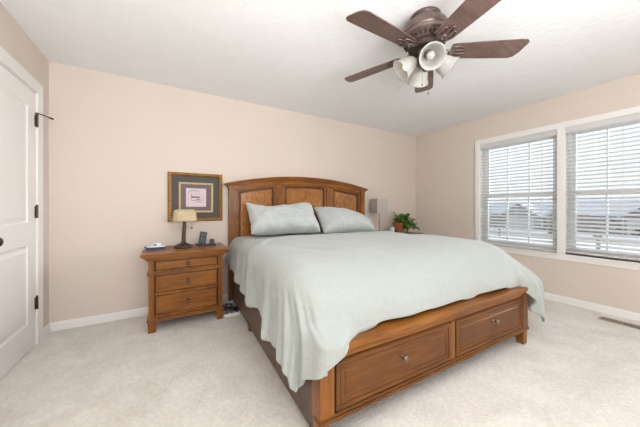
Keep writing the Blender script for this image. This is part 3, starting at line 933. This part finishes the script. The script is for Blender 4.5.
# ------------------------------------------------------------------ potted plant
terra = mottled('terracotta', (0.27, 0.085, 0.04), 0.2, 25, 0.8)
soilM = mottled('potting_soil', (0.04, 0.028, 0.02), 0.4, 80, 0.95)
leafM = mottled('plant_leaf_green', (0.13, 0.25, 0.05), 0.65, 16, 0.45)
pp = thing('potted_plant', 'bushy green trailing plant in terracotta pot near room corner', 'plant', (3.27, 3.0, NT))
pot = MB().lathe([(0, 0), (0.06, 0), (0.082, 0.125), (0.092, 0.125), (0.094, 0.155), (0.084, 0.157), (0.078, 0.14), (0, 0.14)], 32, cap=False)
po = pot.build('pot', terra, pp, smooth=True, auto=40)
MB().lathe([(0, 0.138), (0.078, 0.141), (0.0781, 0.139)], 24, cap=False).build('soil', soilM, po)
random.seed(21)
lv, stm = MB(), MB()
def leaf(m, p, d, up, L, wd):
    d = d.normalized(); s = d.cross(up)
    if s.length < 1e-3: s = d.orthogonal()
    s.normalize(); n_ = s.cross(d).normalized()
    out = [(0, 0), (0.18, 0.36), (0.42, 0.5), (0.7, 0.36), (1.0, 0.0)]
    v_ = []
    for (t, w_) in out:
        c = p + d * (L * t) + n_ * (-0.25 * L * t * t)
        v_ += [c - s * (wd * w_) + n_ * (0.12 * wd), c, c + s * (wd * w_) + n_ * (0.12 * wd)]
    f_ = []
    for i in range(4):
        a_ = 3 * i
        f_ += [(a_, a_ + 1, a_ + 4, a_ + 3), (a_ + 1, a_ + 2, a_ + 5, a_ + 4)]
    m.add(v_, f_)
c0 = Vector((0, 0, 0.14))
tips = []
for i in range(64):
    ang = random.uniform(0, 2 * pi)
    e = random.random()
    if e < 0.66:      # trailing to the right over the edge
        tip = Vector((random.uniform(0.06, 0.37), random.uniform(-0.14, 0.06), 0))
        tip.z = random.uniform(0.04, 0.30 - 0.56 * tip.x)
    else:
        tip = Vector((0.13 * cos(ang) + 0.07, 0.11 * sin(ang) - 0.01, random.uniform(0.18, 0.31)))
        if tip.x < -0.05: tip.z = random.uniform(0.17, 0.27)
    mid_ = (c0 + tip) / 2 + Vector((0, 0, 0.07))
    pts = [c0 * (1 - t) ** 2 + mid_ * (2 * t * (1 - t)) + tip * t * t for t in (0, 0.25, 0.5, 0.75, 1)]
    stm.tube(pts, [0.003, 0.003, 0.0025, 0.002, 0.0015], 5)
    for k in range(4):
        t = 0.4 + 0.6 * k / 3
        p = c0 * (1 - t) ** 2 + mid_ * (2 * t * (1 - t)) + tip * t * t
        d = Vector((random.uniform(-1, 1), random.uniform(-1, 0.7), random.uniform(-0.5, 0.7)))
        leaf(lv, p, d, Vector((0, 0, 1)), random.uniform(0.065, 0.095), random.uniform(0.055, 0.08))
lv.build('leaves', leafM, pp, smooth=True)
stm.build('stems', leafM, pp)
cp = thing('cup', 'small white cup beside the terracotta plant pot', 'cup', (3.12, 2.99, NT))
MB().lathe([(0, 0), (0.028, 0), (0.036, 0.05), (0.038, 0.085), (0.034, 0.085), (0.032, 0.05), (0.024, 0.006), (0, 0.006)], 24, cap=False).build('body', whitePlastic, cp, smooth=True, auto=50)
MB().tube([(-0.035, 0, 0.07), (-0.055, 0, 0.066), (-0.06, 0, 0.045), (-0.05, 0, 0.026), (-0.032, 0, 0.022)], 0.004, 8).build('handle', whitePlastic, cp, smooth=True)

# ------------------------------------------------------------------ floor clutter beside the nightstand
psx, psy = 0.572, 2.765
ps = thing('power_strip', 'white power strip on carpet between nightstand and bed', 'power strip', (psx, psy, 0), radians(-4))
MB().box(-0.08, 0.08, -0.03, 0.03, 0, 0.032).build('housing', whitePlastic, ps, bevel=0.006)
for k in range(3):
    MB().box(-0.07 + k * 0.05, -0.035 + k * 0.05, -0.016, 0.016, 0.031, 0.034).build('socket', greyKeyM, ps)
random.seed(3)
def coil(name, m, c, rx, ry, h, turns, r, label, ph=0):
    pts = []
    for i in range(turns * 18):
        a_ = 2 * pi * i / 18 + ph
        k = 1 + 0.25 * nz(i * 0.13, ph * 3)
        pts.append((c[0] + rx * k * cos(a_), c[1] + ry * k * sin(a_), c[2] + r + h * (0.5 + 0.5 * sin(i * 0.21 + ph)) ))
    o = MB().tube(pts, r, 6).build(name, m, None, smooth=True)
    return tag(o, label, 'cable')
coil('cable', blackM, (0.56, 2.93, 0.0), 0.045, 0.045, 0.05, 4, 0.0045, 'tangled black cable on carpet behind the white power strip', 0.4)
coil('cable', cordM, (0.59, 3.05, 0.0), 0.06, 0.035, 0.05, 4, 0.0045, 'tangled white cable on carpet between nightstand and headboard leg', 1.9)
ab = thing('power_adapter', 'black power adapter block lying among the cables on carpet', 'adapter', (0.635, 2.855, 0), radians(25))
MB().box(-0.022, 0.022, -0.035, 0.035, 0, 0.04).build('block', blackM, ab, bevel=0.005)
MB().tube([(0, 0.034, 0.02), (0.0, 0.06, 0.03), (-0.02, 0.085, 0.02)], 0.0035, 6).build('lead', blackM, ab)

# ------------------------------------------------------------------ ceiling fan
FX, FYY = 1.535, 1.167
fan = thing('ceiling_fan', 'bronze five blade ceiling fan with frosted glass light kit', 'ceiling fan', (FX, FYY, HC))
hou = MB().lathe([(0, 0), (0.10, 0), (0.102, -0.012), (0.092, -0.022), (0.10, -0.03), (0.135, -0.06), (0.152, -0.09), (0.156, -0.12), (0.150, -0.128), (0.150, -0.134), (0.157, -0.14), (0.155, -0.152), (0.13, -0.172), (0.10, -0.185), (0.088, -0.195), (0.0, -0.195)], 48, cap=False)
hou.build('motor_housing', bronzeFanM, fan, smooth=True, auto=35)
vent_slots = MB()
for k in range(28):
    a_ = 2 * pi * k / 28
    M_ = Matrix.Rotation(a_, 4, 'Z')
    q = MB().box(0.108, 0.145, -0.004, 0.004, -0.178, -0.162).xf(Matrix.Rotation(a_, 4, 'Z'))
    vent_slots.add(q.v, q.f)
vent_slots.build('vent_ribs', bronzeM, fan)
MB().lathe([(0, -0.19), (0.105, -0.19), (0.11, -0.2), (0.11, -0.222), (0.10, -0.232), (0, -0.232)], 40, cap=False).build('flywheel', bronzeM, fan, smooth=True, auto=35)
z_b = -0.242
for k in range(5):
    ang = radians(-177.9 - 72.0 * k + 0.2)
    R_ = Matrix.Rotation(ang, 4, 'Z') @ Matrix.Translation((0, 0, z_b)) @ Matrix.Rotation(radians(-12), 4, 'X')
    # blade outline, rounded root and clipped tip
    L0, L1 = 0.165, 0.655
    out = [(L0, -0.056), (L0 + 0.02, -0.063), (0.40, -0.073), (0.60, -0.080), (0.632, -0.078), (0.650, -0.064), (L1, -0.05), (L1 - 0.012, 0.03), (L1 - 0.03, 0.066), (0.60, 0.078), (0.40, 0.073), (L0 + 0.02, 0.063), (L0, 0.056)]
    bl_ = MB().prism(out, lambda p: (p[0], p[1], 0.0), lambda p: (p[0], p[1], 0.007)).xf(R_)
    blade = bl_.build('blade', bladeM, fan, bevel=0.002)
    ir = MB()
    loop = lambda cx, cy, rx, ry, n_=14: [(cx + rx * cos(2 * pi * i / n_), cy + ry * sin(2 * pi * i / n_), -0.006) for i in range(n_)]
    ir.tube(loop(0.205, 0.032, 0.042, 0.017), 0.0055, 6, closed=True).tube(loop(0.205, -0.032, 0.042, 0.017), 0.0055, 6, closed=True).tube(loop(0.225, 0.0, 0.05, 0.014), 0.0055, 6, closed=True)
    ir.tube([(0.09, 0, 0.018), (0.12, 0.012, 0.006), (0.15, 0.018, -0.007), (0.18, 0.012, -0.008), (0.2, 0, -0.007)], 0.007, 8)
    ir.tube([(0.09, 0, 0.018), (0.12, -0.012, 0.006), (0.15, -0.018, -0.007), (0.18, -0.012, -0.008), (0.2, 0, -0.007)], 0.007, 8)
    ir.sphere((0.165, 0, -0.009), 0.011)
    ir.xf(R_).build('blade_iron', nickelM if False else bronzeFanM, blade, smooth=True)
MB().lathe([(0, -0.23), (0.05, -0.23), (0.045, -0.25), (0.036, -0.27), (0.048, -0.29), (0.062, -0.305), (0.058, -0.325), (0.035, -0.345), (0.02, -0.355), (0.012, -0.375), (0, -0.378)], 36, cap=False).build('light_fitter', bronzeFanM, fan, smooth=True, auto=40)
for k, ad in enumerate((-128, 146, 56, -38)):
    a_ = radians(ad)
    dirh = Vector((cos(a_), sin(a_), 0))
    ax = (dirh * 0.80 + Vector((0, 0, -0.60))).normalized()
    p0 = dirh * 0.05 + Vector((0, 0, -0.312))
    arm = MB().tube([dirh * 0.03 + Vector((0, 0, -0.285)), dirh * 0.05 + Vector((0, 0, -0.282)), dirh * 0.07 + Vector((0, 0, -0.294))], 0.010, 10)
    c_ = dirh * 0.062 + Vector((0, 0, -0.288))
    arm.lathe([(0.014, 0), (0.024, 0.006), (0.026, 0.02), (0.02, 0.026)], 20, rotM(c_, ax))
    arm_o = arm.build('lamp_arm', bronzeFanM, fan, smooth=True, auto=40)
    g = MB().lathe([(0.022, 0.012), (0.033, 0.022), (0.049, 0.048), (0.057, 0.08), (0.062, 0.105), (0.073, 0.128), (0.078, 0.134)], 36, rotM(c_, ax), cap=False)
    go = g.build('glass_shade', frostM, arm_o, smooth=True)
    sm = go.modifiers.new('thickness', 'SOLIDIFY'); sm.thickness = 0.003
    bu = MB().lathe([(0, 0.02), (0.012, 0.022), (0.013, 0.045), (0.022, 0.065), (0.026, 0.082), (0.02, 0.098), (0, 0.105)], 20, rotM(c_, ax), cap=False)
    bu.build('bulb', bulbM if k in (1, 2) else frostM, arm_o, smooth=True)
for (px, py, L) in ((0.02, -0.01, 0.16), (-0.012, 0.015, 0.10)):
    q = MB().tube([(px, py, -0.36), (px, py, -0.36 - L)], 0.0013, 5)
    q.build('pull_chain', nickelM, fan)
    MB().sphere((px, py, -0.366 - L), 0.006, (1, 1, 1.8), 10, 8).build('pull_bob', nickelM, fan)

# ------------------------------------------------------------------ blinds
def blind(y0, y1, label, raise_, tassel):
    t = thing('window_blind', label, 'window blind', (XR + 0.04, (y0 + y1) / 2, WZ1 - 0.006), 0, 'white slatted blinds')
    hw = (y1 - y0) / 2 - 0.008
    z1 = 0.0
    MB().box(-0.034, 0.03, -hw, hw, -0.05, -0.001).box(-0.038, -0.034, -hw, hw, -0.062, -0.001).build('headrail', blindM, t, bevel=0.002)
    bot = (WZ0 - (WZ1 - 0.006)) + raise_
    sl = MB()
    pitch = 0.0437
    z = -0.085
    a = radians(21)
    while z > bot + 0.05:
        v, f = [], []
        for i in range(5):
            u = -1 + i / 2
            xx = u * 0.0245
            zz = 0.003 * (1 - u * u) + u * 0.0245 * math.tan(a)
            v += [(xx, -hw, z + zz), (xx, hw, z + zz), (xx, hw, z + zz - 0.0028), (xx, -hw, z + zz - 0.0028)]
        for i in range(4):
            p, q = 4 * i, 4 * i + 4
            f += [(p, p + 1, q + 1, q), (p + 3, q + 3, q + 2, p + 2), (p + 1, p + 2, q + 2, q + 1), (p, q, q + 3, p + 3)]
        f += [(0, 3, 2, 1), (16, 17, 18, 19)]
        sl.add(v, f)
        z -= pitch
    sl.build('slats', blindM, t)
    MB().box(-0.026, 0.026, -hw, hw, bot + 0.002, bot + 0.022).build('bottom_rail', blindM, t, bevel=0.003)
    for yy in (-hw * 0.80, 0.0, hw * 0.80):
        MB().tube([(-0.026, yy, -0.05), (-0.026, yy, bot + 0.02)], 0.0013, 5).tube([(0.026, yy, -0.05), (0.026, yy, bot + 0.02)], 0.0013, 5).build('ladder_cord', cordM, t)
    yy, zl = tassel
    c = MB().tube([(-0.041, yy, -0.04), (-0.041, yy, zl)], 0.0016, 5).tube([(-0.042, yy + 0.012, -0.04), (-0.042, yy + 0.008, zl)], 0.0016, 5)
    co = c.build('lift_cord', cordM, t)
    MB().lathe([(0, 0), (0.009, -0.002), (0.012, -0.03), (0.0, -0.034)], 12, Matrix.Translation((-0.042, yy + 0.004, zl)), cap=False).build('tassel', cordM, co, smooth=True)
    return t
blind(WIN[0][0], WIN[0][1], 'white two inch blind in the window nearer the room corner', 0.0, (-0.30, -1.13))
blind(WIN[1][0], WIN[1][1], 'white two inch blind in the window at right edge, raised just off sill', 0.016, (0.34, -0.95))

# ------------------------------------------------------------------ floor register
regM = mat('register_tan', (0.42, 0.35, 0.29), 0.45, metal=0.2)
rg = thing('floor_register', 'tan metal floor register in carpet below the window', 'floor vent', (3.775, 0.655, 0.0))
MB().box(-0.06, -0.046, -0.158, 0.158, 0, 0.006).box(0.046, 0.06, -0.158, 0.158, 0, 0.006).box(-0.046, 0.046, -0.158, -0.145, 0, 0.006).box(-0.046, 0.046, 0.145, 0.158, 0, 0.006).box(-0.046, 0.046, -0.006, 0.006, 0, 0.006).build('frame', regM, rg, bevel=0.002)
MB().box(-0.046, 0.046, -0.145, 0.145, 0.0003, 0.0015).build('duct_opening', mat('duct_dark', (0.05, 0.042, 0.038), 0.7), rg)
lo = MB()
for k in range(24):
    yy = -0.14 + k * 0.0122
    lo.box(-0.046, 0.046, yy, yy + 0.0045, 0.001, 0.0055)
lo.build('louvres', regM, rg)

# ------------------------------------------------------------------ outside, seen through the blinds (upper floor)
GZ = -3.1
snowM = mottled('snow', (0.80, 0.84, 0.90), 0.06, 0.35, 0.8, 3, 0.3, 0.05)
struct('ground', MB().box(XR + 0.6, 160, -90, 130, GZ - 0.3, GZ), snowM)
roadM = mottled('slushy_road', (0.36, 0.38, 0.42), 0.2, 0.8, 0.7)
struct('road', MB().box(46, 50.5, -90, 130, GZ, GZ + 0.02), roadM)
roofSnow = mottled('roof_snow', (0.62, 0.68, 0.80), 0.12, 0.9, 0.8)
winDark = mat('house_window_dark', (0.05, 0.06, 0.08), 0.15)
def house(x, y, w, d, h, rh, wallcol, label, garage=True):
    """gable-roofed house whose front faces -x"""
    t = thing('house', label, 'house', (x, y, GZ), 0, 'snowy houses across the road')
    sid = mottled('siding', wallcol, 0.08, 2, 0.8)
    b = MB().box(0, d, -w / 2, w / 2, 0, h)
    b.prism([(0, h), (d, h), (d / 2, h + rh)], lambda p: (p[0], -w / 2, p[1]), lambda p: (p[0], w / 2, p[1]))
    b.build('walls', sid, t)
    k = 0.5
    r = MB()
    for sx in (0, 1):
        e = -k if sx == 0 else d + k
        ez = h - k * rh / (d / 2)
        r.prism([(e, ez), (d / 2, h + rh), (d / 2, h + rh + 0.25), (e, ez + 0.25)], lambda p: (p[0], -w / 2 - k, p[1]), lambda p: (p[0], w / 2 + k, p[1]))
    r.build('roof', roofSnow, t)
    # front gable over the garage wing
    g0, g1 = -w / 2 + 0.4, -w / 2 + 6.2
    MB().box(-2.2, 0, g0, g1, 0, 2.8).prism([(g0, 2.8), (g1, 2.8), ((g0 + g1) / 2, 4.9)], lambda p: (-2.2, p[0], p[1]), lambda p: (2.0, p[0], p[1])).build('garage_wing', sid, t)
    gr_ = MB()
    gm = (g0 + g1) / 2
    for sy in (-1, 1):
        e = gm + sy * ((g1 - g0) / 2 + 0.35)
        gr_.prism([(e, 2.55), (gm, 4.9), (gm, 5.12), (e, 2.77)], lambda p: (-2.6, p[0], p[1]), lambda p: (2.2, p[0], p[1]))
    gr_.build('garage_roof', roofSnow, t)
    MB().box(-2.26, -2.2, g0 + 0.6, g1 - 0.6, 0, 2.3).build('garage_door', mat('garage_door_grey', (0.5, 0.5, 0.52), 0.6), t)
    yy = -w / 2 + 7.2
    while yy < w / 2 - 1:
        wn = MB().box(-0.06, 0.0, yy, yy + 1.3, 0.9, 2.4).build('window', winDark, t)
        MB().box(-0.1, -0.04, yy - 0.1, yy + 1.4, 2.4, 2.52).box(-0.1, -0.04, yy - 0.1, yy + 1.4, 0.78, 0.9).box(-0.09, -0.05, yy + 0.6, yy + 0.7, 0.9, 2.4).build('window_trim', vinylM, wn)
        if h > 4:
            wn = MB().box(-0.06, 0.0, yy, yy + 1.3, 3.5, 4.8).build('window', winDark, t)
        yy += 2.5
house(58, 25.5, 13, 9, 3.0, 2.0, (0.26, 0.27, 0.32), 'low grey house with snowy roof across the road, seen through the corner-side window')
house(60, 10.5, 13, 9, 3.0, 2.2, (0.20, 0.20, 0.24), 'low dark grey house with snowy roof across the road, seen through the right-edge window')
barkM = mottled('bark', (0.30, 0.285, 0.285), 0.3, 6, 0.95)
def tree(x, y, h, label, seed, lean=0.9, lv_=5, r0=None):
    rnd = random.Random(seed)
    m = MB()
    def br(p, d, L, r, k):
        q = p + d * L
        r = max(r, 0.045)
        mid = p + d * (L * 0.5) + Vector((rnd.uniform(-1, 1), rnd.uniform(-1, 1), 0)) * L * 0.05
        m.tube([p, mid, q], [r, r * 0.85, r * 0.68], 5)
        if k == 0: return
        for _ in range(4 if k > 2 else 3):
            n_ = Vector((rnd.uniform(-1, 1), rnd.uniform(-1, 1), rnd.uniform(0.1, 0.9))) * lean
            br(q, (d + n_).normalized(), L * rnd.uniform(0.62, 0.85), r * 0.66, k - 1)
    br(Vector((x, y, GZ)), Vector((0, 0, 1)), h * 0.17, r0 or h * 0.02, lv_)
    o = m.build('bare_tree', barkM, None)
    return tag(o, label, 'tree', 'bare winter trees outside')
tree(35.9, 7.8, 6.2, 'small bare multi-branched tree in snow before the dark grey house', 4, 1.1, 5, 0.2)
tree(42, 19.2, 5.5, 'bare bushy tree before the low grey house, seen in corner-side window', 8, 1.1, 5, 0.2)
tree(72, 20.5, 7.5, 'taller bare tree beyond the gap between the two grey houses', 12, 0.8, 5)
shM = mottled('evergreen_shrub', (0.10, 0.12, 0.10), 0.4, 3, 0.9)
def shrub(x, y, r, label, seed):
    rnd = random.Random(seed)
    m = MB()
    for _ in range(260):
        d = Vector((rnd.gauss(0, 1), rnd.gauss(0, 1), abs(rnd.gauss(0, 1)))).normalized()
        p = Vector((x, y, GZ)) + Vector((d.x * r, d.y * r, d.z * r * 1.25)) * rnd.uniform(0.75, 1.0)
        leaf(m, p, d + Vector((rnd.uniform(-.6, .6), rnd.uniform(-.6, .6), 0.3)), Vector((0, 0, 1)), r * 0.4, r * 0.3)
    o = m.build('shrub', shM, None)
    return tag(o, label, 'shrub', 'dark shrubs outside')
shrub(54.5, 29.5, 1.1, 'dark rounded shrub at the far end of low grey house', 2)
shrub(52.5, 15.5, 1.2, 'dark rounded shrub at roadside between the two grey houses', 5)
shrub(56.5, 8.0, 0.9, 'small dark shrub before dark grey house windows', 9)
